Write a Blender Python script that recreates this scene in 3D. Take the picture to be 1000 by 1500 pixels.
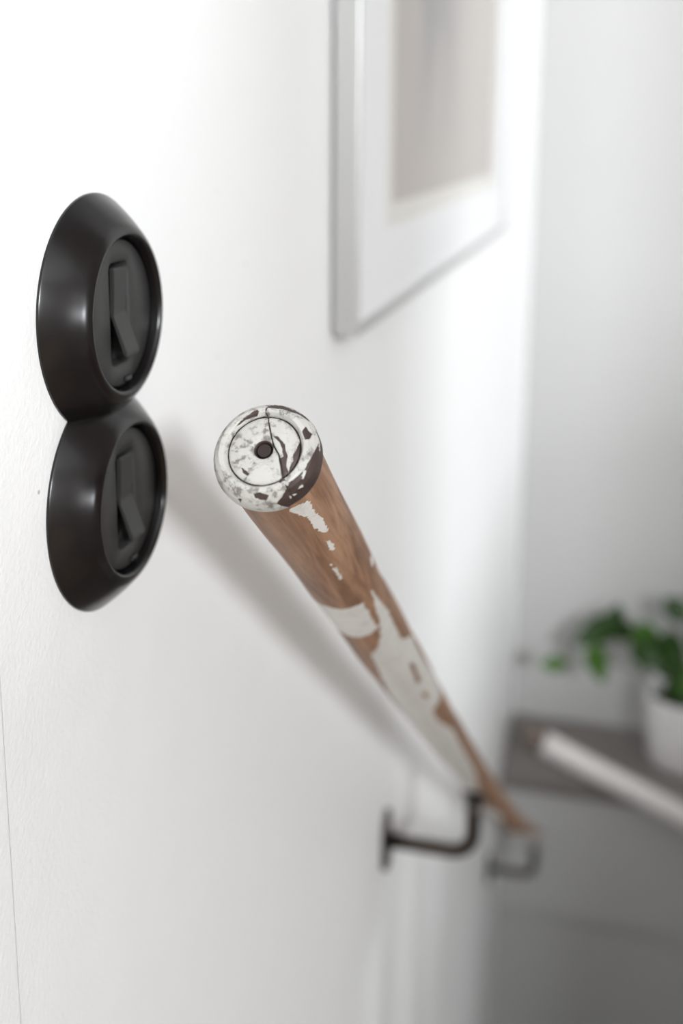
import bpy, bmesh, math, random
import numpy as np
from mathutils import Vector, Matrix, noise as mnoise

for o in list(bpy.data.objects):
    bpy.data.objects.remove(o)
scene = bpy.context.scene
C = scene.collection

# ------------------------------------------------------------------ camera
# world: x away from the near wall, y along it into the stairwell, z up
cam_d = bpy.data.cameras.new('camera')
cam = bpy.data.objects.new('camera', cam_d); C.objects.link(cam)
right = Vector((0.968339, 0.249560, 0.006273))
down = Vector((0.058226, -0.201350, -0.977787))
fwd = Vector((-0.242754, 0.947195, -0.209506))
M = Matrix((right, -down, -fwd)).transposed().to_4x4()
M.translation = Vector((0.19115, 0, 0))
cam.matrix_world = M
cam_d.sensor_fit = 'VERTICAL'; cam_d.sensor_height = 36; cam_d.sensor_width = 24
cam_d.lens = 1670 / 1500 * 36
cam_d.shift_y = -205 / 1500
cam_d.clip_start = 0.01
cam_d.dof.use_dof = True
cam_d.dof.focus_distance = 0.378
cam_d.dof.aperture_fstop = 5.2
scene.camera = cam

# ------------------------------------------------------------------ light
w = bpy.data.worlds.new('sky'); scene.world = w; w.use_nodes = True
w.node_tree.nodes['Background'].inputs[0].default_value = (0.86, 0.93, 1.0, 1)
w.node_tree.nodes['Background'].inputs[1].default_value = 1.0
def area(name, loc, target, sx, sy, watts, col):
    d = bpy.data.lights.new(name, 'AREA'); d.shape = 'RECTANGLE'; d.size = sx; d.size_y = sy
    d.energy = watts; d.color = col
    o = bpy.data.objects.new(name, d); C.objects.link(o); o.location = loc
    o.rotation_euler = (Vector(target) - Vector(loc)).to_track_quat('-Z', 'Y').to_euler()
    return o
area('window_back_offscreen', (1.72, -1.87, 0.80), (1.72, 0, 0.80), 0.30, 0.44, 101, (0.925, 0.963, 1.0))
area('window_right_offscreen', (3.17, 1.62, 0.42), (0, 1.62, 0.42), 0.80, 1.10, 52, (0.925, 0.963, 1.0))
area('door_glass_right_offscreen', (3.17, -0.60, -0.35), (0, -0.60, -0.35), 0.54, 0.94, 78, (0.925, 0.963, 1.0))
scene.view_settings.view_transform = 'Standard'
scene.view_settings.look = 'None'
scene.view_settings.gamma = 1
scene.view_settings.use_curve_mapping = False
scene.view_settings.exposure = 0.08

# ------------------------------------------------------------------ helpers
def tag(o, label=None, cat=None, group=None, kind=None):
    if label: o['label'] = label
    if cat: o['category'] = cat
    if group: o['group'] = group
    if kind: o['kind'] = kind
    return o
def empty(name, loc):
    o = bpy.data.objects.new(name, None); C.objects.link(o); o.location = loc; o.empty_display_size = 0.02
    return o
def wloc(p):
    v = Vector((0, 0, 0))
    while p is not None:
        v += p.location; p = p.parent
    return v
def link(name, me, mat, parent=None, smooth=True):
    """mesh given in world coordinates; stored relative to its parent"""
    o = bpy.data.objects.new(name, me); C.objects.link(o)
    if parent is not None:
        me.transform(Matrix.Translation(-wloc(parent))); o.parent = parent
    if mat: me.materials.append(mat)
    if smooth: me.polygons.foreach_set('use_smooth', [True] * len(me.polygons))
    return o
def from_bm(name, bm, mat, parent=None, smooth=False):
    bmesh.ops.recalc_face_normals(bm, faces=bm.faces)
    me = bpy.data.meshes.new(name); bm.to_mesh(me); bm.free()
    return link(name, me, mat, parent, smooth)
def box_bm(lo, hi, bevel=0, segs=2, bm=None):
    bm = bm or bmesh.new()
    r = bmesh.ops.create_cube(bm, size=1)
    lo, hi = Vector(lo), Vector(hi)
    for v in r['verts']:
        v.co = Vector([(lo[i] + hi[i]) / 2 + v.co[i] * (hi[i] - lo[i]) for i in range(3)])
    if bevel:
        es = list({e for v in r['verts'] for e in v.link_edges})
        bmesh.ops.bevel(bm, geom=es, offset=bevel, segments=segs, affect='EDGES', profile=0.5)
    return bm
def box(name, lo, hi, mat, parent=None, bevel=0, segs=2):
    return from_bm(name, box_bm(lo, hi, bevel, segs), mat, parent, smooth=False)
def struct(o, label=None):
    o['kind'] = 'structure'
    if label: o['label'] = label
    return o
def grid_mesh(name, V, closed_v=False):
    """V: (n,m,3) array -> quad mesh; closed_v wraps the second index"""
    n, m, _ = V.shape
    j = np.arange(m if closed_v else m - 1); i = np.arange(n - 1)
    I, J = np.meshgrid(i, j, indexing='ij'); J2 = (J + 1) % m
    F = np.stack([I * m + J, I * m + J2, (I + 1) * m + J2, (I + 1) * m + J], -1).reshape(-1, 4)
    me = bpy.data.meshes.new(name)
    me.vertices.add(n * m); me.vertices.foreach_set('co', V.reshape(-1).astype(np.float32))
    me.loops.add(F.size); me.loops.foreach_set('vertex_index', F.reshape(-1).astype(np.int32))
    me.polygons.add(len(F)); me.polygons.foreach_set('loop_start', (np.arange(len(F)) * 4).astype(np.int32))
    me.polygons.foreach_set('loop_total', np.full(len(F), 4, np.int32))
    me.update(calc_edges=True); me.validate()
    return me
def tube_verts(path, rad, n=16, up=(0, 0, 1)):
    P = [Vector(p) for p in path]; out = []; ref = Vector(up)
    for i, p in enumerate(P):
        t = (P[min(i + 1, len(P) - 1)] - P[max(i - 1, 0)]).normalized()
        a = ref - t * ref.dot(t)
        if a.length < 1e-4:
            a = Vector((1, 0, 0)) - t * t.x
        a.normalize(); b = t.cross(a); ref = a
        r = rad[i] if hasattr(rad, '__len__') else rad
        out.append([tuple(p + r * (math.cos(k * 2 * math.pi / n) * a + math.sin(k * 2 * math.pi / n) * b)) for k in range(n)])
    return np.array(out)
def tube(name, path, rad, mat, parent=None, n=16, up=(0, 0, 1)):
    V = tube_verts(path, rad, n, up)
    me = grid_mesh(name, V, True)
    bm = bmesh.new(); bm.from_mesh(me); bpy.data.meshes.remove(me)
    bm.verts.ensure_lookup_table()
    nn = len(V)
    bm.faces.new([bm.verts[k] for k in range(n)])
    bm.faces.new([bm.verts[(nn - 1) * n + k] for k in range(n)])
    return from_bm(name, bm, mat, parent, True)

# ------------------------------------------------------------------ materials
def new_mat(name, col=(0.8, 0.8, 0.8), rough=0.5, metal=0.0, spec=0.5):
    m = bpy.data.materials.new(name); m.use_nodes = True
    b = m.node_tree.nodes['Principled BSDF']
    b.inputs['Base Color'].default_value = (*col, 1); b.inputs['Roughness'].default_value = rough
    b.inputs['Metallic'].default_value = metal; b.inputs['Specular IOR Level'].default_value = spec
    return m, m.node_tree, b
def N(nt, t, **kw):
    n = nt.nodes.new(t)
    for k, v in kw.items():
        if k == 'inp':
            for a, b in v.items(): n.inputs[a].default_value = b
        else:
            setattr(n, k, v)
    return n
def math_node(nt, op, a, b=None, clamp=False):
    n = nt.nodes.new('ShaderNodeMath'); n.operation = op; n.use_clamp = clamp
    for i, v in enumerate((a, b)):
        if v is None: continue
        if isinstance(v, (int, float)): n.inputs[i].default_value = v
        else: nt.links.new(v, n.inputs[i])
    return n.outputs[0]
def noise_node(nt, scale, detail=4, rough=0.5, vec=None, dist=0):
    n = N(nt, 'ShaderNodeTexNoise', inp={'Scale': scale, 'Detail': detail, 'Roughness': rough, 'Distortion': dist})
    if vec is not None: nt.links.new(vec, n.inputs['Vector'])
    return n.outputs['Fac']
def ramp(nt, fac, lo, hi):
    n = N(nt, 'ShaderNodeMapRange', inp={'From Min': lo, 'From Max': hi}); n.clamp = True
    nt.links.new(fac, n.inputs['Value']); return n.outputs['Result']
def mix(nt, fac, a, b):
    n = N(nt, 'ShaderNodeMix', data_type='RGBA')
    if isinstance(fac, (int, float)): n.inputs[0].default_value = fac
    else: nt.links.new(fac, n.inputs[0])
    for s, v in ((6, a), (7, b)):
        if isinstance(v, tuple): n.inputs[s].default_value = (*v, 1)
        else: nt.links.new(v, n.inputs[s])
    return n.outputs[2]
def bump(nt, b, height, strength, dist):
    n = N(nt, 'ShaderNodeBump', inp={'Strength': strength, 'Distance': dist})
    nt.links.new(height, n.inputs['Height']); nt.links.new(n.outputs['Normal'], b.inputs['Normal'])
def coords(nt, scale=(1, 1, 1)):
    t = N(nt, 'ShaderNodeTexCoord'); mp = N(nt, 'ShaderNodeMapping'); mp.inputs['Scale'].default_value = scale
    nt.links.new(t.outputs['Object'], mp.inputs['Vector']); return mp.outputs['Vector']

def plaster(name, col, rough=0.55, strength=0.25, spots=()):
    m, nt, b = new_mat(name, col, rough)
    v = coords(nt)
    n1 = noise_node(nt, 420, 3, 0.55, v); n2 = noise_node(nt, 22, 3, 0.5, v)
    h = math_node(nt, 'ADD', math_node(nt, 'MULTIPLY', n1, 0.0006), math_node(nt, 'MULTIPLY', n2, 0.0016))
    bump(nt, b, h, strength, 1.0)
    base = mix(nt, noise_node(nt, 3, 3, 0.5, v), tuple(c * 0.985 for c in col), tuple(min(1, c * 1.01) for c in col))
    for (p, r, c) in spots:          # small stains and nail holes of the paint
        d = N(nt, 'ShaderNodeVectorMath', operation='DISTANCE'); nt.links.new(v, d.inputs[0]); d.inputs[1].default_value = p
        f = math_node(nt, 'SUBTRACT', 1.0, ramp(nt, d.outputs['Value'], r * 0.5, r))
        base = mix(nt, f, base, c)
    nt.links.new(base, b.inputs['Base Color'])
    return m
M_WALL = plaster('white wall paint', (0.90, 0.90, 0.895), 0.5, 0.45,
                 spots=[((0.0, 0.333, -0.1217), 0.0010, (0.5, 0.48, 0.46)), ((0.0, 0.508, -0.0295), 0.0006, (0.3, 0.28, 0.26)),
                        ((0.0, 0.548, -0.068), 0.0008, (0.4, 0.38, 0.36)), ((0.0, 0.505, -0.108), 0.0008, (0.35, 0.33, 0.31))])
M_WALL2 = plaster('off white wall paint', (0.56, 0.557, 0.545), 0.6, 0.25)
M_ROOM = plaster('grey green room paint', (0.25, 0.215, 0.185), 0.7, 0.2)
M_CEIL = plaster('ceiling paint', (0.50, 0.50, 0.495), 0.7, 0.2)
M_LEDGE = plaster('grey ledge paint', (0.20, 0.18, 0.165), 0.5, 0.2)

def wood(name, c1, c2, scale, rough=0.5):
    m, nt, b = new_mat(name, c1, rough)
    v = coords(nt, scale)
    g = noise_node(nt, 6, 6, 0.6, v, 1.2)
    nt.links.new(mix(nt, ramp(nt, g, 0.3, 0.7), c1, c2), b.inputs['Base Color'])
    bump(nt, b, g, 0.15, 0.002)
    return m
M_FLOOR = wood('pale floor boards', (0.26, 0.18, 0.12), (0.19, 0.125, 0.08), (12, 1.0, 6))
M_STEP = wood('grey stair treads', (0.34, 0.27, 0.22), (0.25, 0.20, 0.165), (2, 12, 12))

M_BLACK, nt, b = new_mat('black bakelite', (0.006, 0.005, 0.0052), 0.23, spec=0.5)
bump(nt, b, noise_node(nt, 900, 2, 0.5, coords(nt)), 0.02, 0.0004)
M_INSERT, nt, b = new_mat('matt black plastic', (0.028, 0.0275, 0.027), 0.52, spec=0.5)
bump(nt, b, noise_node(nt, 2600, 2, 0.5, coords(nt)), 0.25, 0.0003)
M_STEEL, nt, b = new_mat('burnished steel', (0.085, 0.072, 0.063), 0.34, metal=1.0)
bump(nt, b, noise_node(nt, 500, 2, 0.5, coords(nt)), 0.05, 0.0005)
M_ALU, nt, b = new_mat('brushed aluminium', (0.58, 0.58, 0.575), 0.42, metal=1.0)
bump(nt, b, noise_node(nt, 60, 2, 0.5, coords(nt, (40, 40, 1))), 0.03, 0.0003)
M_MAT, nt, b = new_mat('white passepartout', (0.92, 0.92, 0.93), 0.8)
M_PAPER, nt, b = new_mat('cream paper border', (0.80, 0.78, 0.73), 0.8)
M_PRINT, nt, b = new_mat('beige print', (0.5, 0.46, 0.42), 0.8)
v = coords(nt)
sep = N(nt, 'ShaderNodeSeparateXYZ'); nt.links.new(v, sep.inputs[0])
base = (0.54, 0.495, 0.465)
sm = noise_node(nt, 5.0, 3, 0.5, coords(nt, (1, 3.2, 1.0)))
fade = math_node(nt, 'MULTIPLY', ramp(nt, sep.outputs['Z'], -0.03, 0.10),
                 math_node(nt, 'MULTIPLY', ramp(nt, sep.outputs['Y'], 0.87, 0.95), math_node(nt, 'SUBTRACT', 1.0, ramp(nt, sep.outputs['Y'], 1.08, 1.22))))
base = mix(nt, math_node(nt, 'MULTIPLY', fade, ramp(nt, sm, 0.35, 0.6)), base, (0.36, 0.35, 0.345))
nt.links.new(base, b.inputs['Base Color'])
# thin picture / window glass: clear with a fresnel reflection
M_GLASS = bpy.data.materials.new('thin clear glass'); M_GLASS.use_nodes = True
nt = M_GLASS.node_tree; nt.nodes.remove(nt.nodes['Principled BSDF'])
tr = N(nt, 'ShaderNodeBsdfTransparent'); gl = N(nt, 'ShaderNodeBsdfGlossy', inp={'Roughness': 0.03}); lw = N(nt, 'ShaderNodeLayerWeight', inp={'Blend': 0.5})
ms = N(nt, 'ShaderNodeMixShader'); nt.links.new(math_node(nt, 'ADD', 0.03, math_node(nt, 'MULTIPLY', math_node(nt, 'POWER', lw.outputs['Facing'], 5.0), 0.2)), ms.inputs[0]); nt.links.new(tr.outputs[0], ms.inputs[1]); nt.links.new(gl.outputs[0], ms.inputs[2])
nt.links.new(ms.outputs[0], nt.nodes['Material Output'].inputs['Surface'])

# worn paint over bare wood: the vertex attribute "paint" is a signed distance in mm
def worn(name, wood1, wood2, paint, grainscale, edge=0.8, fleck=0.0):
    m, nt, b = new_mat(name, wood1, 0.5)
    at = N(nt, 'ShaderNodeAttribute'); at.attribute_name = 'paint'
    uv = N(nt, 'ShaderNodeAttribute'); uv.attribute_name = 'unroll'      # (along, around, 0) in metres
    mp = N(nt, 'ShaderNodeMapping'); mp.inputs['Scale'].default_value = grainscale; nt.links.new(uv.outputs['Vector'], mp.inputs['Vector'])
    obj = coords(nt)
    grain = noise_node(nt, 60, 6, 0.65, mp.outputs['Vector'], 0.8)
    fine = noise_node(nt, 260, 4, 0.6, mp.outputs['Vector'], 0.2)
    tone = noise_node(nt, 28, 3, 0.5, obj)
    wc = mix(nt, ramp(nt, grain, 0.36, 0.66), wood1, wood2)
    wc = mix(nt, math_node(nt, 'MULTIPLY', ramp(nt, fine, 0.5, 0.8), 0.45), wc, tuple(c * 0.45 for c in wood2))
    wc = mix(nt, math_node(nt, 'MULTIPLY', ramp(nt, tone, 0.5, 0.75), 0.5), wc, tuple(c * 0.6 for c in wood1))
    e1 = noise_node(nt, 700, 5, 0.65, obj); e2 = noise_node(nt, 230, 3, 0.5, obj)
    f = math_node(nt, 'ADD', at.outputs['Fac'], math_node(nt, 'MULTIPLY', math_node(nt, 'SUBTRACT', e1, 0.5), 3.2 * edge))
    f = math_node(nt, 'ADD', f, math_node(nt, 'MULTIPLY', math_node(nt, 'SUBTRACT', e2, 0.5), 3.0 * edge))
    mask = ramp(nt, f, -0.06, 0.06)
    dirt = noise_node(nt, 330, 6, 0.72, obj)
    big = noise_node(nt, 120, 4, 0.6, obj)
    pc = mix(nt, math_node(nt, 'MULTIPLY', math_node(nt, 'MULTIPLY', ramp(nt, dirt, 0.50, 0.58), ramp(nt, big, 0.40, 0.56)), fleck), paint, (0.07, 0.055, 0.047))
    pc = mix(nt, math_node(nt, 'MULTIPLY', ramp(nt, big, 0.45, 0.7), 0.35), pc, tuple(c * 0.72 for c in paint))
    nt.links.new(mix(nt, mask, wc, pc), b.inputs['Base Color'])
    nt.links.new(ramp(nt, mask, 0, 1), b.inputs['Roughness'])
    rr = N(nt, 'ShaderNodeMapRange', inp={'To Min': 0.55, 'To Max': 0.36}); nt.links.new(mask, rr.inputs['Value'])
    nt.links.new(rr.outputs['Result'], b.inputs['Roughness'])
    hh = math_node(nt, 'ADD', math_node(nt, 'MULTIPLY', mask, 0.0003), math_node(nt, 'MULTIPLY', grain, 0.00015))
    bump(nt, b, hh, 0.7, 1.0)
    return m
M_SHAFT = worn('worn wooden rail', (0.37, 0.215, 0.13), (0.14, 0.068, 0.037), (0.66, 0.64, 0.60), (0.22, 2.2, 2.2), edge=1.0, fleck=0.15)
M_KNOB = worn('chipped painted knob', (0.055, 0.034, 0.027), (0.03, 0.018, 0.015), (0.46, 0.45, 0.42), (1, 1, 1), edge=0.42, fleck=0.85)
M_RAIL2, nt, b = new_mat('white painted rail', (0.74, 0.70, 0.68), 0.45)
bump(nt, b, noise_node(nt, 90, 3, 0.5, coords(nt)), 0.2, 0.001)
M_RAIL2W = wood('dark brown rail end', (0.16, 0.12, 0.10), (0.11, 0.085, 0.07), (3, 20, 20))  # end of the white rail, darker brown than its shaft

M_POT, nt, b = new_mat('speckled white ceramic', (0.72, 0.70, 0.69), 0.55)
v = coords(nt); vor = N(nt, 'ShaderNodeTexVoronoi', inp={'Scale': 170}); nt.links.new(v, vor.inputs['Vector'])
nt.links.new(mix(nt, ramp(nt, noise_node(nt, 130, 2, 0.5, v), 0.56, 0.66), (0.88, 0.86, 0.85), (0.50, 0.47, 0.46)), b.inputs['Base Color'])
M_SOIL, nt, b = new_mat('dark soil', (0.03, 0.022, 0.016), 0.9)
def leafmat(name, c1, c2):
    m, nt, b = new_mat(name, c1, 0.42)
    v = coords(nt)
    nt.links.new(mix(nt, noise_node(nt, 30, 3, 0.5, v), c1, c2), b.inputs['Base Color'])
    b.inputs['Subsurface Weight'].default_value = 0.0
    return m
M_LEAF = leafmat('deep green leaf', (0.009, 0.034, 0.002), (0.022, 0.068, 0.005))
M_LEAF2 = leafmat('fresh green leaf', (0.035, 0.11, 0.008), (0.07, 0.17, 0.02))
M_STEM, nt, b = new_mat('green stem', (0.07, 0.13, 0.03), 0.5)

# ------------------------------------------------------------------ the setting
ZC, ZF, ZB = 1.55, -1.06, -2.60      # ceiling, upper floor, bottom of the stairwell
YU, YL, ZL = 2.20, 2.00, -1.19       # end wall above / below the ledge, ledge top
SEAM = 0.302                         # joint between the two wall sheets

# near wall: a backing with two sheets of painted board on it
wl = struct(box('wall_left', (-0.12, -2.02, ZB), (-0.006, 2.32, ZC), M_WALL), 'white painted board wall running along the stairs')
def wall_sheet(y0, y1, ny, z0, z1, nz, f):
    e_ = np.array([0, .0004, .0008, .0013, .002, .003, .005, .009])
    ys = np.unique(np.concatenate([y0 + e_, y1 - e_, np.linspace(y0 + .015, y1 - .015, ny)])); zs = np.linspace(z0, z1, nz)
    Y, Z = np.meshgrid(ys, zs, indexing='ij')
    X = f(Y, Z)
    edge = y1 - Y
    X = X - 0.0004 * np.exp(-(edge / 0.0006) ** 2) - 0.0 * Z
    V = np.stack([X, Y, Z], -1)
    pad0 = V[:1].copy(); pad0[..., 0] = -0.0058; pad1 = V[-1:].copy(); pad1[..., 0] = -0.0058
    me = grid_mesh('wall_panel', np.concatenate([pad0, V, pad1], 0)[::-1])
    return me
def warp(Y, Z):
    g = lambda y, c, s: np.exp(-((y - c) / s) ** 2)
    low = 1 / (1 + np.exp((Z + 0.735) / 0.012))
    yy = np.linspace(0.2, 2.4, 4401)
    hl = 0.0062 * (g(yy, 0.885, 0.040) + 0.9 * g(yy, 1.050, 0.045) + 0.6 * g(yy, 1.27, 0.06)) + 0.004 * g(yy, 0.62, 0.08)
    su = 0.03 * (-g(yy, 1.24, 0.09) + 1.1 * g(yy, 1.48, 0.08) - 0.6 * g(yy, 1.72, 0.07) + 0.5 * g(yy, 1.9, 0.06))
    hu = np.cumsum(su) * (yy[1] - yy[0])
    up = 1 / (1 + np.exp((Z + 0.22) / 0.04)) * (1 - 0.5 * low)
    far = np.clip((1.96 - Y) / 0.12, 0, 1)
    return (low * np.interp(Y, yy, hl) + up * np.interp(Y, yy, hu)) * np.clip((Y - 0.55) / 0.1, 0, 1) * far
link('wall_panel', wall_sheet(-1.90, SEAM - 0.0001, 60, ZB, ZC, 60, lambda Y, Z: 0 * Y + 0.0009), M_WALL, wl)
ysN = None
link('wall_panel', wall_sheet(SEAM + 0.0001, YU, 240, ZB, ZC, 240, warp), M_WALL, wl)

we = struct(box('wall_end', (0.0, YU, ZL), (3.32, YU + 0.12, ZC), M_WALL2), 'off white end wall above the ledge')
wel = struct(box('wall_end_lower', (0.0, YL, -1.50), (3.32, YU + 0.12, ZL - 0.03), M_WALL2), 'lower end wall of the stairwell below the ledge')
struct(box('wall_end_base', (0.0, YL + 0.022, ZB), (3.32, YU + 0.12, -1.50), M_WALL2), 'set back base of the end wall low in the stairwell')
struct(box('trim_1', (0.0, YL - 0.022, ZL - 0.03), (3.32, YU, ZL), M_LEDGE, bevel=0.005), 'grey painted ledge across the end wall')
struct(box('trim_2', (0.0, YL - 0.030, ZL - 0.036), (3.32, YL - 0.022, ZL - 0.004), M_LEDGE, bevel=0.002), 'raised edge strip along the grey ledge')
struct(box('ceiling', (-0.12, -2.02, ZC), (3.32, 2.32, ZC + 0.1), M_CEIL))
# upper floor: boards on a slab, leaving the stairwell open
fl = struct(box('floor', (0.0, -1.90, ZF - 0.22), (3.20, 0.34, ZF - 0.02), M_FLOOR))
for i in range(26):
    x0 = i * 3.2 / 26
    box('floor_board', (x0 + 0.001, -1.90, ZF - 0.02), (x0 + 3.2 / 26 - 0.001, 0.36, ZF), M_FLOOR, fl, bevel=0.0015, segs=1)
st = struct(empty('stairs', (0.5, 0.34, ZF)))
for i in range(8):                   # flight down along the near wall
    z = ZF - 0.18 * (i + 1); y = 0.34 + 0.2 * i
    box('tread', (0.012, y - 0.02, z - 0.03), (1.0, y + 0.205, z), M_STEP, st, bevel=0.004)
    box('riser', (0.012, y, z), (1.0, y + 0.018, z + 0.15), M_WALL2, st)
struct(box('wall_stair_side', (1.0, 0.34, ZB), (1.1, YL, ZF), M_WALL2))
struct(box('wall_added_partition', (1.0, 0.15, ZF), (1.09, 1.25, ZC), M_ROOM), 'grey partition beside the upper stairs, added to block side window light')  # unseen, added to keep right window light off the nearer wall
struct(box('wall_added_kerb', (1.0, -0.28, ZF), (1.09, 0.15, -0.10), M_ROOM, bevel=0.006), 'waist high end of the added partition, shading the lower end wall')  # unseen, added so the lower end wall falls into shade
struct(box('wall_added_parapet', (1.0, 1.25, ZF), (1.09, YL, -0.42), M_WALL2, bevel=0.006), 'solid waist high parapet added beside the stairwell to block window light')  # unseen, added to cut window light low in the stairwell
sl = struct(box('floor_landing', (1.1, 0.34, ZF - 0.2), (3.2, YL, ZF), M_FLOOR))
struct(box('floor_lower', (-0.12, -2.02, ZB - 0.1), (3.32, 2.32, ZB), M_STEP))
# walls with windows behind and to the right of the camera
def wall_with_hole(name, axis, pos, thick, a0, a1, z0, z1, ha0, ha1, hz0, hz1):
    bm = bmesh.new()
    for (p, q, r, s) in ((a0, ha0, z0, z1), (ha1, a1, z0, z1), (ha0, ha1, z0, hz0), (ha0, ha1, hz1, z1)):
        if axis == 'y': box_bm((p, pos, r), (q, pos + thick, s), bm=bm)
        else: box_bm((pos, p, r), (pos + thick, q, s), bm=bm)
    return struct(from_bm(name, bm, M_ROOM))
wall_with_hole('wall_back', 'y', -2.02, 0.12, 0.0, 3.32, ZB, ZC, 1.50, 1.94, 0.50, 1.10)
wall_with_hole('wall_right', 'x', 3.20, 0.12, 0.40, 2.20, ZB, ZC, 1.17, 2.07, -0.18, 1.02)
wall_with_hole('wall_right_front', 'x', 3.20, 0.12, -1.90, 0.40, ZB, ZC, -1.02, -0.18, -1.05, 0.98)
M_FRAMEW, _, _ = new_mat('white window paint', (0.85, 0.85, 0.84), 0.4)
def window(name, axis, pos, a0, a1, z0, z1):
    t = struct(empty(name, ((a0 + a1) / 2, pos, z0) if axis == 'y' else (pos, (a0 + a1) / 2, z0)))
    def bx(nm, p, q, r, s, d0, d1, m):
        if axis == 'y': box(nm, (p, pos + d0, r), (q, pos + d1, s), m, t, 0)
        else: box(nm, (pos + d0, p, r), (pos + d1, q, s), m, t, 0)
    k = 0.05
    for (p, q, r, s) in ((a0, a0 + k, z0, z1), (a1 - k, a1, z0, z1), (a0 + k, a1 - k, z0, z0 + k), (a0 + k, a1 - k, z1 - k, z1)):
        bx('window_frame', p, q, r, s, -0.025, 0.025, M_FRAMEW)
    bx('window_pane', a0 + k, a1 - k, z0 + k, z1 - k, -0.002, 0.002, M_GLASS)
window('window_1', 'y', -1.96, 1.50, 1.94, 0.50, 1.10)
d1 = struct(empty('door_1', (3.26, -0.60, ZF)))          # half glazed door in the right wall
for lo, hi in (((3.24, -1.00, -1.04), (3.28, -0.87, 0.96)), ((3.24, -0.33, -1.04), (3.28, -0.20, 0.96)), ((3.24, -0.87, -1.04), (3.28, -0.33, -0.82)), ((3.24, -0.87, 0.12), (3.28, -0.33, 0.96))):
    box('door_frame', lo, hi, M_FRAMEW, d1, 0.003)
box('door_pane', (3.258, -0.87, -0.82), (3.262, -0.33, 0.12), M_GLASS, d1)
window('window_2', 'x', 3.26, 1.17, 2.07, -0.18, 1.02)

# ------------------------------------------------------------------ double light switch
SY, SZ, SP = 0.380, -0.067, 0.071
ZM = SZ - SP / 2
sw = tag(empty('light_switch', (0.0, SY, ZM)), 'black round double light switch with two stacked rocker dials on white wall', 'light switch')
prof = [(.0000, .0435), (.0006, .0435), (.0013, .0431), (.0048, .0401), (.0080, .0371), (.0108, .0342), (.0124, .0324), (.0134, .0308),
        (.0138, .0298), (.0137, .0291), (.0132, .0285), (.0122, .0281), (.0100, .0278), (.0085, .0277), (.0060, .0277)]
def smooth_profile(pr, k=4):
    p = np.array(pr); n = len(p); out = []
    for i in range(n - 1):
        p0, p1, p2, p3 = p[max(i - 1, 0)], p[i], p[i + 1], p[min(i + 2, n - 1)]
        for j in range(k):
            t = j / k
            out.append(0.5 * ((2 * p1) + (-p0 + p2) * t + (2 * p0 - 5 * p1 + 4 * p2 - p3) * t * t + (-p0 + 3 * p1 - 3 * p2 + p3) * t ** 3))
    out.append(p[-1]); return np.array(out)
PR = smooth_profile(prof)
th = np.linspace(0, 2 * math.pi, 160, endpoint=False)
bm = bmesh.new()
for k, zc in enumerate((SZ, SZ - SP)):
    V = np.stack([np.repeat(PR[:, :1], 160, 1), SY + PR[:, 1:] * np.cos(th), zc + PR[:, 1:] * np.sin(th)], -1)
    me = grid_mesh('ring', V, True); b2 = bmesh.new(); b2.from_mesh(me)
    bmesh.ops.recalc_face_normals(b2, faces=b2.faces)
    bmesh.ops.bisect_plane(b2, geom=b2.verts[:] + b2.edges[:] + b2.faces[:], plane_co=(0, 0, ZM), plane_no=(0, 0, 1 if k == 0 else -1), clear_inner=True)
    me2 = bpy.data.meshes.new('t'); b2.to_mesh(me2); b2.free(); bm.from_mesh(me2)
    bpy.data.meshes.remove(me); bpy.data.meshes.remove(me2)
me = bpy.data.meshes.new('cover_frame'); bm.to_mesh(me); bm.free()
link('cover_frame', me, M_BLACK, sw)
IX = 0.0098                           # face of the inserts
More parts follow.
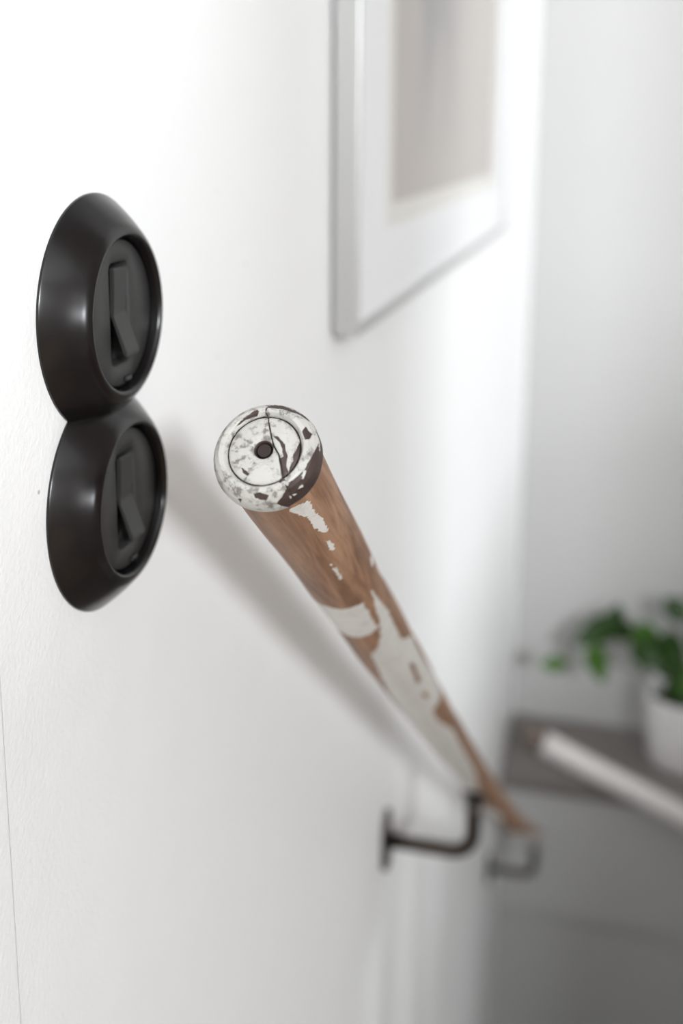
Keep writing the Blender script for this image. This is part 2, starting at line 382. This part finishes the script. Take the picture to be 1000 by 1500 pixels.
def insert(zc):
    # disc with a rounded slot cut out for the rocker
    n = 96; R0 = 0.0270; hw, hh, cr = 0.0080, 0.0188, 0.003
    outer, inner = [], []
    for i in range(n):
        a = 2 * math.pi * i / n; c, s = math.cos(a), math.sin(a)
        outer.append((R0 * c, R0 * s))
        t = min(hw / abs(c) if abs(c) > 1e-6 else 9, hh / abs(s) if abs(s) > 1e-6 else 9)
        p, q = t * c, t * s
        ax, aq = abs(p) - (hw - cr), abs(q) - (hh - cr)
        if ax > 0 and aq > 0:
            l = math.hypot(ax, aq); p = math.copysign(hw - cr + ax / l * cr, p); q = math.copysign(hh - cr + aq / l * cr, q)
        inner.append((p, q))
    def ring(x, pts): return [(x, SY + p, zc + q) for p, q in pts]
    sc = lambda pts, f: [(p * f, q * f) for p, q in pts]
    rings = [ring(IX - 0.003, outer), ring(IX - 0.0004, outer), ring(IX, sc(outer, 0.985)), ring(IX, [(p * 1.05, q * 1.02) for p, q in inner]), ring(IX - 0.0004, inner), ring(IX - 0.0075, inner)]
    me = grid_mesh('insert', np.array(rings), True)
    o = link('insert', me, M_INSERT, sw, True)
    bm = bmesh.new(); bm.from_mesh(me); bmesh.ops.recalc_face_normals(bm, faces=bm.faces); bm.to_mesh(me); bm.free()
    # rocker: lies level in its upper half, tips outwards in the lower half
    prof = [(IX - 0.0012, 0.0170), (IX + 0.0003, 0.0170), (IX + 0.0006, 0.0163), (IX - 0.0002, 0.0006), (IX + 0.0000, -0.0006), (IX + 0.0048, -0.0142), (IX + 0.0046, -0.0154), (IX + 0.0034, -0.0150), (IX - 0.0014, -0.0002), (IX - 0.0014, 0.0006)]
    w0 = 0.0058
    bm = bmesh.new()
    L = [bm.verts.new((x, SY - w0 + 0.0006, zc + z)) for x, z in prof]; Rr = [bm.verts.new((x, SY + w0, zc + z)) for x, z in prof]
    bm.faces.new(L); bm.faces.new(Rr[::-1])
    for i in range(len(prof)):
        j = (i + 1) % len(prof); bm.faces.new((L[i], L[j], Rr[j], Rr[i]))
    bmesh.ops.bevel(bm, geom=bm.edges[:], offset=0.0003, segments=2, affect='EDGES', clamp_overlap=True)
    rk = from_bm('rocker', bm, M_INSERT, o)
    pv = box_bm((0.0030, SY - 0.0045, zc - 0.0015), (IX - 0.0012, SY + 0.0045, zc + 0.0015)); from_bm('pivot', pv, M_BLACK, rk)
    # little clip at the lower rim
    nb = box_bm((IX - 0.001, SY + 0.001, zc - 0.0262), (IX + 0.0012, SY + 0.0065, zc - 0.0240), 0.0006)
    from_bm('release_clip', nb, M_BLACK, o)
    # floor of the slot
    box('slot_floor', (0.0022, SY - 0.0088, zc - 0.0195), (0.0026, SY + 0.0088, zc + 0.0195), M_BLACK, o)
    return o
insert(SZ); insert(SZ - SP)

# ------------------------------------------------------------------ worn wooden handrail
QA, QB, QC = 0.04361441, -0.8448738, 0.17505874      # slightly bowed axis: z(y)
YE = 1.93
ysx = np.linspace(0.33, YE, 4001); zsx = QA * ysx ** 2 + QB * ysx + QC
ssx = np.concatenate([[0], np.cumsum(np.hypot(np.diff(ysx), np.diff(zsx)))])
LEN = float(ssx[-1]); RX = 0.081
def rail_surface(s, a, r):
    y = np.interp(s, ssx, ysx); z = np.interp(s, ssx, zsx); d = 2 * QA * y + QB; l = np.sqrt(1 + d * d)
    cy, cz = 1 / l, d / l
    return np.stack([RX + r * np.cos(a), y + r * np.sin(a) * (-cz), z + r * np.sin(a) * cy], -1)
def rail_rad(s): return np.interp(s, [0, .02, .3, .55, 2.2], [.0158, .0158, .0146, .0136, .0136])
def poly_sdf(X, Y, poly):
    """positive inside, in the units of X, Y"""
    P = np.array(poly, float); Q = np.roll(P, -1, 0)
    d = np.full(X.shape, 1e9); ins = np.zeros(X.shape, bool)
    for (x0, y0), (x1, y1) in zip(P, Q):
        ex, ey = x1 - x0, y1 - y0; L2 = ex * ex + ey * ey + 1e-12
        t = np.clip(((X - x0) * ex + (Y - y0) * ey) / L2, 0, 1)
        d = np.minimum(d, np.hypot(X - x0 - t * ex, Y - y0 - t * ey))
        if abs(ey) > 1e-12:
            c = ((Y >= y0) != (Y >= y1)) & (X < x0 + (Y - y0) / ey * ex); ins ^= c
    return np.where(ins, d, -d)
def line_dist(X, Y, pts):
    d = np.full(X.shape, 1e9)
    for (x0, y0), (x1, y1) in zip(pts[:-1], pts[1:]):
        ex, ey = x1 - x0, y1 - y0; t = np.clip(((X - x0) * ex + (Y - y0) * ey) / (ex * ex + ey * ey + 1e-12), 0, 1)
        d = np.minimum(d, np.hypot(X - x0 - t * ex, Y - y0 - t * ey))
    return d
# remains of paint: (mm along the rail, angle round it)
PATCH = [
    [(17.0, -1.10), (18.9, -.628), (27.4, -.628), (34.9, -.576), (48.3, -.593), (46.8, -.75), (39.4, -.82), (28.4, -.838), (22.9, -1.012)],
    [(53.3, -.768), (55.3, -.70), (64.8, -.68), (63.8, -.77)],
    [(75.2, -.96), (78.2, -.89), (94.2, -.89), (93.7, -.96)],
    [(109.6, .105), (117, .384), (122, .25), (115.6, .0)],
    [(96, .9), (104, .50), (117, .42), (126, .46), (132, .25), (150, .40), (156, .62), (160, 1.0)],
    [(126.5, -1.76), (131, -.75), (145, -.768), (168.4, -.785), (171.4, -1.047), (173.9, -1.71), (176, -2.3), (128, -2.3)],
    [(205.2, -1.431), (191.3, -1.012), (170.9, -.716), (124.5, -.401), (150.5, -.297), (165.4, -.227), (213.7, -.297), (234.6, .209), (258.5, .175),
     (333.8, .262), (366.1, .227), (362.7, -.262), (361.2, -.698), (391, -.785), (454.8, -.384), (502.6, -.454), (631.6, -.611), (757.7, -1.274), (800, -2.3),
     (640, -2.5), (507.6, -2.35), (306.4, -1.92), (232.1, -1.536)],
    [(208, .95), (212, .56), (228, .45), (249, .50), (255, .95)],
    [(880, -1.9), (920, -1.2), (1010, -1.0), (1080, -1.5), (1000, -2.1)],
    [(1280, -2.6), (1330, -.9), (1500, -.3), (1700, .2), (2100, .6), (2100, -2.6)],
]
HOLES = [[(249.1, -.524), (261, -.384), (296.4, -.471), (289.9, -.66)], [(312.3, -.698), (324.3, -.50), (334.3, -.593), (324.3, -.76)]]
hr = tag(empty('handrail', (RX, 0.33, -0.099)), 'worn wooden handrail with flaking white paint and a round end knob, along the white wall', 'handrail')
sv = np.concatenate([np.arange(0.0105, 0.36, 0.0009), np.arange(0.36, 0.85, 0.002), np.arange(0.85, LEN - 0.012, 0.008), [LEN - 0.012]])
av = np.linspace(-math.pi, math.pi, 128, endpoint=False) - 1.0     # the unrolling starts on the hidden side
S_, A_ = np.meshgrid(sv, av, indexing='ij')
Aw = (A_ + math.pi + 0.5) % (2 * math.pi) - math.pi - 0.5            # seam near the wall-facing underside
Aw = np.where(Aw < -math.pi - 0.5 + 1e-9, Aw + 2 * math.pi, Aw)
Rr = rail_rad(S_)
wob = 0.00025 * np.sin(S_ * 23 + 2 * A_) + 0.0002 * np.sin(S_ * 61 + A_ * 3)
Vr = rail_surface(S_, A_, Rr + wob)
KA = 14.5
sd = np.full(S_.shape, -50.0)
for p in PATCH: sd = np.maximum(sd, poly_sdf(S_ * 1000, Aw * KA, [(a, b * KA) for a, b in p]))
for p in HOLES: sd = np.minimum(sd, -poly_sdf(S_ * 1000, Aw * KA, [(a, b * KA) for a, b in p]))
sd = np.clip(sd, -3.2, 3.2)
me = grid_mesh('shaft', Vr, True)
def attrs(me, sd, un):
    a = me.attributes.new('paint', 'FLOAT', 'POINT'); a.data.foreach_set('value', sd.reshape(-1).astype(np.float32))
    a = me.attributes.new('unroll', 'FLOAT_VECTOR', 'POINT'); a.data.foreach_set('vector', un.reshape(-1).astype(np.float32))
def fix_normals(me):
    bm = bmesh.new(); bm.from_mesh(me); bmesh.ops.recalc_face_normals(bm, faces=bm.faces); bm.to_mesh(me); bm.free()
# the grain wraps round the rail: use a cylinder instead of an unrolled strip
attrs(me, sd, np.stack([S_, 0.0158 * np.cos(A_), 0.0158 * np.sin(A_)], -1)); fix_normals(me)
link('shaft', me, M_SHAFT, hr)
# turned knob on the upper end
kp = [(.0040, 0.0001), (.0040, .0024), (.0016, .0029), (.0009, .005), (.0012, .0085), (.0018, .0108), (.0022, .0115), (.0030, .0119), (.0018, .0123),
      (.0006, .0131), (.0007, .0146), (.0024, .0163), (.0046, .0174), (.007, .0179), (.0095, .0178), (.0115, .0172), (.0125, .0160), (.0126, .0150)]
kparr = np.array(kp); karc = np.concatenate([[0], np.cumsum(np.hypot(*np.diff(kparr, axis=0).T))])
uu = np.linspace(0, karc[-1], 150); kt = np.interp(uu, karc, kparr[:, 0]); kr = np.interp(uu, karc, kparr[:, 1])
tv = np.linspace(-math.pi, math.pi, 200, endpoint=False)
U_, T_ = np.meshgrid(uu, tv, indexing='ij')
CHIP = [
    [(-13.3, 10.39), (-11.03, 13.63), (-7.4, 17.4), (-5.0, 17.0), (-6.0, 15.0), (-10.6, 12.6), (-13.65, 9.5)],
    [(-2.0, 18.6), (4.5, 18.4), (11.23, 17.6), (16, 16.5), (17.5, 19), (4.5, 21.5), (-2, 20.5)],
    [(15.22, 9.14), (16.07, 11.25), (19.27, 8.98), (18.76, 6.1), (17.29, 5.29)],
    [(17.5, 17.0), (20.5, 14.5), (22.6, 6.5), (20.6, -1.39), (18.9, -7.07), (16.9, -10.28), (13.7, -13.72), (12.19, -17.41), (11.2, -19.3), (9.2, -22.5), (17, -27),
     (26, -19), (32, -6), (32, 8), (25, 18)],
    [(2.44, 6.69), (5.53, 5.93), (8.39, 2.89), (10.22, -1.99), (9.96, -5.98), (12.87, -11.59), (11.73, -13.03), (8.71, -7.85), (7.58, -3.7), (8.76, -2.02), (7.58, 2.17), (5.29, 4.93)],
    [(13.2, 5.6), (14.3, 1.5), (14.2, -3.8), (12.6, -7.8), (11.2, -7.9), (12.2, -3.3), (12.0, -1), (12.8, 1)],
    [(-7.11, -8.48), (-3.53, -10.26), (-4.12, -11.33), (-5.5, -10.35)],
    [(-0.37, -19.8), (2.44, -19.0), (6.15, -19.4), (4.67, -21.4), (0.38, -21.2)],
    [(-8.29, -21.6), (-5.93, -21.8), (-8.28, -24.0)],
    [(8.22, -14.2), (10.71, -12.3), (12.64, -13.1), (10.37, -14.8)],
]
FLECK = [[(17.84, -11.15), (18.46, -7.84), (19.56, -7.12), (19.26, -11.12)], [(18.56, 1.62), (20.22, 3.93), (20.96, 1.83), (20.24, -3.21), (18.94, -3.0)],
         [(21.5, 11), (23.5, 8), (24.2, 3), (23.2, 4), (22, 8)], [(14.2, -19), (15.8, -17.5), (17.2, -17.4), (15, -20)], [(17, -15.5), (19, -12.6), (19.4, -14)]]
CRACK = [(-2.52, 20.5), (-2.3, 17.0), (-.63, 11.93), (1.93, 7.2), (7.23, -1.8), (9.17, -10.18), (13.31, -15.87), (17.31, -21.4)]
px, py = U_ * np.cos(T_) * 1000, U_ * np.sin(T_) * 1000
kd = np.full(px.shape, 3.0)
for p in CHIP: kd = np.minimum(kd, -poly_sdf(px, py, p))
for p in FLECK: kd = np.maximum(kd, poly_sdf(px, py, p))
crack = line_dist(px, py, CRACK)
kd = np.minimum(kd, (crack - 0.25) * 3)
gi = karc[7] * 1000
ring_d = np.abs(U_ * 1000 - gi)
kd = np.minimum(kd, (ring_d - 0.5) * 2)
kd = np.where(U_ * 1000 < karc[2] * 1000 + 0.35, -3.0, kd)
kd = np.clip(kd, -2.5, 0.62)
# the crack and the chips are real dents in the knob
depth = 0.0009 * np.exp(-(crack / 0.22) ** 2) + 0.00025 * (kd < 0)
Vk = rail_surface(kt[:, None] + depth * (U_ * 1000 < 17), T_, kr[:, None] - depth * (U_ * 1000 >= 17))
me = grid_mesh('end_knob', Vk, True)
attrs(me, kd, np.stack([kt[:, None] + 0 * T_, kr[:, None] * np.cos(T_), kr[:, None] * np.sin(T_)], -1)); fix_normals(me)
kn = link('end_knob', me, M_KNOB, hr)
kn['label'] = 'turned round end knob with cracked, chipped white paint'
# screw sunk in the middle of the knob
bm = bmesh.new(); bmesh.ops.create_cone(bm, cap_ends=True, segments=24, radius1=0.0025, radius2=0.0022, depth=0.0016)
M_RUST, nt, b = new_mat('rusty screw', (0.018, 0.010, 0.008), 0.7)
q = rail_surface(np.array([0.0030]), np.array([0.0]), np.array([0.0]))[0]
d0 = 2 * QA * 0.33 + QB; tvec = Vector((0, 1, d0)).normalized()
bmesh.ops.transform(bm, matrix=Matrix.Translation(Vector(q)) @ (-tvec).to_track_quat('Z', 'Y').to_matrix().to_4x4(), verts=bm.verts)
from_bm('screw_head', bm, M_RUST, kn, False)
# same knob, less visible, at the lower end
T2 = LEN - 0.0005
me = grid_mesh('end_knob', rail_surface(T2 - kt[:, None] + 0 * T_, T_, kr[:, None] + 0 * T_)[::2, ::4], True)
attrs(me, np.full(px[::2, ::4].shape, 0.6), np.stack([kt[:, None] + 0 * T_, kr[:, None] * np.cos(T_), kr[:, None] * np.sin(T_)], -1)[::2, ::4]); fix_normals(me)
link('end_knob', me, M_SHAFT, hr)

# ------------------------------------------------------------------ brackets
def bracket(y, label):
    zr = QA * y * y + QB * y + QC; sl = 2 * QA * y + QB
    r = float(rail_rad(math.hypot(1, 0.75) * (y - 0.33)))
    zb = zr - r * math.sqrt(1 + sl * sl)            # underside of the rail
    za = zb - 0.060
    t = tag(empty('handrail_bracket', (0.0, y, za)), label, 'bracket', 'steel brackets under the worn handrail')
    n = 40; hh, hw = 0.030, 0.013
    def oval(x, k):
        out = []
        for i in range(n):
            a = 2 * math.pi * i / n; c, s = math.cos(a), math.sin(a)
            out.append((x, y + (hw - k) * c, za + (hh - hw) * (1 if s > 0 else -1) * min(1, abs(s) * 3) + (hw - k) * s))
        return out
    me = grid_mesh('wall_plate', np.array([oval(0.0, 0), oval(0.0035, 0), oval(0.0045, 0.001), oval(0.0046, 0.0125)]), True); fix_normals(me)
    pl = link('wall_plate', me, M_STEEL, t)
    for dz in (-0.021, 0.021):
        bm = bmesh.new(); bmesh.ops.create_uvsphere(bm, u_segments=16, v_segments=8, radius=0.0038)
        for v_ in bm.verts: v_.co = Vector((v_.co.z * 0.45 + 0.0046, v_.co.x + y, v_.co.y + za + dz))
        from_bm('screw', bm, M_STEEL, pl, True)
    path = [(0.004, y, za), (0.03, y, za)]
    br = 0.020
    for i in range(9):
        a = i / 8 * math.pi / 2
        path.append((RX - br + br * math.sin(a), y, za + br - br * math.cos(a)))
    path += [(RX, y, zb - 0.016), (RX, y, zb - 0.0098)]
    tube('arm', path, 0.0068, M_STEEL, t, 20, up=(0, 1, 0))
    # saddle under the rail, tilted with it
    bm = box_bm((-0.010, -0.022, -0.0015), (0.010, 0.022, 0.0015), 0.0012)
    bmesh.ops.transform(bm, matrix=Matrix.Translation((RX, y, zb - 0.0030)) @ Matrix.Rotation(math.atan(sl), 4, 'X'), verts=bm.verts)
    from_bm('saddle', bm, M_STEEL, t)
    return t
bracket(0.915, 'dark steel handrail bracket holding the middle of the worn rail')
bracket(1.832, 'dark steel handrail bracket holding the lower end of the worn rail')

# ------------------------------------------------------------------ framed print
PY0, PY1, PZ0, PZ1 = 0.713, 1.560, -0.134, 0.53
fr = tag(empty('framed_print', (0.0, (PY0 + PY1) / 2, PZ0)), 'large silver framed beige print with white mat hanging on the white wall', 'picture')
fw, d0_, d1_ = 0.007, 0.0025, 0.0190
def bar(lo, hi, m=M_ALU): box('frame_bar', lo, hi, m, fr, bevel=0.0007)
bar((d0_, PY0, PZ0), (d1_, PY0 + fw, PZ1)); bar((d0_, PY1 - fw, PZ0), (d1_, PY1, PZ1))
bar((d0_, PY0 + fw, PZ0), (d1_, PY1 - fw, PZ0 + fw)); bar((d0_, PY0 + fw, PZ1 - fw), (d1_, PY1 - fw, PZ1))
box('back_board', (0.0030, PY0 + fw, PZ0 + fw), (0.0120, PY1 - fw, PZ1 - fw), M_PAPER, fr)
# mat: four strips round the opening
oy0, oy1, oz0, oz1 = 0.812, 1.460, -0.072, 0.468
bm = bmesh.new()
for lo, hi in (((.0142, PY0 + fw, PZ0 + fw), (.0158, oy0, PZ1 - fw)), ((.0142, oy1, PZ0 + fw), (.0158, PY1 - fw, PZ1 - fw)),
               ((.0142, oy0, PZ0 + fw), (.0158, oy1, oz0)), ((.0142, oy0, oz1), (.0158, oy1, PZ1 - fw))):
    box_bm(lo, hi, bm=bm)
from_bm('mat', bm, M_MAT, fr)
sh = box('paper', (.0122, PY0 + 0.05, PZ0 + 0.03), (.0130, PY1 - 0.05, PZ1 - 0.03), M_PAPER, fr)
pr = box('print', (.0130, 0.846, -0.055), (.0133, 1.428, 0.45), M_PRINT, fr)
pr.data.transform(Matrix.Translation(wloc(fr))); pr.location = -wloc(fr)      # object space = room space for its material
box('glass', (.0164, PY0 + fw - 0.001, PZ0 + fw - 0.001), (.0170, PY1 - fw + 0.001, PZ1 - fw + 0.001), M_GLASS, fr)

# ------------------------------------------------------------------ second handrail on the end wall
h2 = tag(empty('handrail', (0.075, 1.925, -1.090)), 'white painted handrail running down the end wall below the ledge', 'handrail')
def r2(x): return (x, 1.925, -1.090 - 0.432 * (x - 0.075))
tube('shaft', [r2(0.078 + 0.9 * i / 24) for i in range(25)], 0.0205, M_RAIL2, h2, 28)
tube('end_cap', [r2(0.045), r2(0.047), r2(0.052), r2(0.072), r2(0.080)], [0.012, 0.019, 0.0225, 0.0225, 0.021], M_RAIL2W, h2, 28)
for xb in (0.50, 0.90):
    p = r2(xb); zb = p[2] - 0.0205 * 1.09; za = zb - 0.05
    t = tag(empty('handrail_bracket', (xb, YL, za)), 'dark steel bracket under the white painted handrail, ' + ('just right of the potted plant' if xb < 0.7 else 'beside the added parapet'), 'bracket', 'brackets under the white handrail')
    box('wall_plate', (xb - 0.013, YL - 0.0045, za - 0.03), (xb + 0.013, YL, za + 0.03), M_STEEL, t, 0.001)
    path = [(xb, YL - 0.004, za), (xb, YL - 0.03, za)] + [(xb, YL - 0.055 - 0.02 * math.sin(a), za + 0.02 - 0.02 * math.cos(a)) for a in [i / 6 * math.pi / 2 for i in range(7)]] + [(xb, YL - 0.075, zb + 0.001)]
    tube('arm', path, 0.0058, M_STEEL, t, 16, up=(1, 0, 0))

# ------------------------------------------------------------------ potted plant on the ledge
PX, PYY = 0.335, 2.095
pp = tag(empty('potted_plant', (PX, PYY, ZL)), 'leafy green plant in a speckled white pot on the grey ledge', 'potted plant')
pot = [(0.0, 0.002), (0.0, 0.058), (0.003, 0.062), (0.03, 0.066), (0.08, 0.071), (0.130, 0.0745), (0.142, 0.0752), (0.146, 0.0740), (0.145, 0.0705), (0.130, 0.0685), (0.118, 0.067)]
pa = np.array(pot); t4 = np.linspace(0, 2 * math.pi, 72, endpoint=False)
sc_ = 1 + 0.006 * np.cos(t4 * 36)[None, :] * ((pa[:, :1] > 0.005) & (pa[:, :1] < 0.135))      # fine ribs
Vp = np.stack([PX + pa[:, 1:] * sc_ * np.cos(t4), PYY + pa[:, 1:] * sc_ * np.sin(t4), ZL + pa[:, :1] + 0 * t4], -1)
me = grid_mesh('pot', Vp, True); fix_normals(me); link('pot', me, M_POT, pp)
bm = bmesh.new(); bmesh.ops.create_circle(bm, cap_ends=True, segments=48, radius=0.068)
for v_ in bm.verts: v_.co = v_.co + Vector((PX, PYY, ZL + 0.119))
from_bm('soil', bm, M_SOIL, pp)
def leaf(base, tip, width, curl, side, mat):
    base, tip = Vector(base), Vector(tip); d = tip - base; L = d.length; d.normalize()
    s = Vector(side); s = (s - d * s.dot(d)).normalized(); nrm = d.cross(s).normalized()
    n, m_ = 15, 9; V = []
    for i in range(n):
        u = i / (n - 1); wv = width * (math.sin(math.pi * u ** 0.75) ** 0.8) * 0.5 + 0.0005
        row = []
        for j in range(m_):
            q = (j / (m_ - 1)) * 2 - 1
            row.append(tuple(base + d * (L * u) + s * (wv * q) + nrm * (curl * math.sin(math.pi * u) + 0.22 * wv * q * q + 0.0012 * math.sin(u * 22) * abs(q))))
        V.append(row)
    V = np.array(V)
    me = grid_mesh('leaf', V)
    bm = bmesh.new(); bm.from_mesh(me); bmesh.ops.solidify(bm, geom=bm.faces[:], thickness=0.0006); bm.to_mesh(me); bm.free()
    return link('leaf', me, mat, pp)
LV = [((.198, 2.06, -.899), (.120, 2.06, -.961), .050, .012, 0), ((.188, 2.10, -.942), (.202, 2.10, -.883), .034, .004, 0),
      ((.158, 2.04, -.946), (.182, 2.04, -1.022), .042, .006, 1), ((.112, 2.02, -.979), (.062, 2.02, -.988), .030, .004, 2),
      ((.250, 2.03, -.885), (.253, 2.03, -.984), .052, .008, 1), ((.287, 2.02, -.894), (.323, 2.02, -.990), .055, .008, 0),
      ((.280, 2.02, -.982), (.325, 2.02, -.937), .050, .006, 0), ((.330, 2.08, -.889), (.282, 2.08, -.855), .045, .006, 0),
      ((.233, 2.00, -.911), (.278, 2.00, -.960), .046, .006, 0), ((.227, 2.10, -.923), (.191, 2.10, -.955), .04, .005, 0),
      ((.300, 2.05, -1.000), (.345, 2.04, -1.050), .05, .006, 0), ((.31, 2.03, -.96), (.37, 2.02, -1.03), .05, .006, 1)]
random.seed(4)
for i in range(14):                    # the side of the plant beyond the picture edge
    a = random.uniform(-1.5, 1.4); q = random.uniform(0.05, 0.13); z = random.uniform(-1.02, -0.84)
    bx_, by_ = PX + 0.02 + q * math.cos(a), PYY + q * 0.55 * math.sin(a)
    LV.append(((bx_, min(by_, 2.15), z), (bx_ + 0.05 * math.cos(a), min(by_ + 0.03 * math.sin(a), 2.18), z - random.uniform(-0.02, 0.06)), .045, .008, i % 2))
for i, (b0, t0, wd, cu, mi) in enumerate(LV):
    leaf(b0, t0, wd, cu, (Vector(t0) - Vector(b0)).cross(Vector((0.15 * (i % 3 - 1), -1.0, 0.35 + 0.25 * (i % 2)))), M_LEAF if mi == 0 else M_LEAF2)
    c0 = Vector((PX + (b0[0] - PX) * 0.12, PYY + (b0[1] - PYY) * 0.12, ZL + 0.118)); c2 = Vector(b0)
    c1 = Vector(((c0.x * 1.2 + c2.x * 0.8) / 2, (c0.y + c2.y) / 2, max(c0.z, c2.z) + 0.035))
    tube('stem', [((1 - u) ** 2) * c0 + 2 * u * (1 - u) * c1 + u * u * c2 for u in [k / 10 for k in range(11)]], 0.0013, M_STEM, pp, 6)
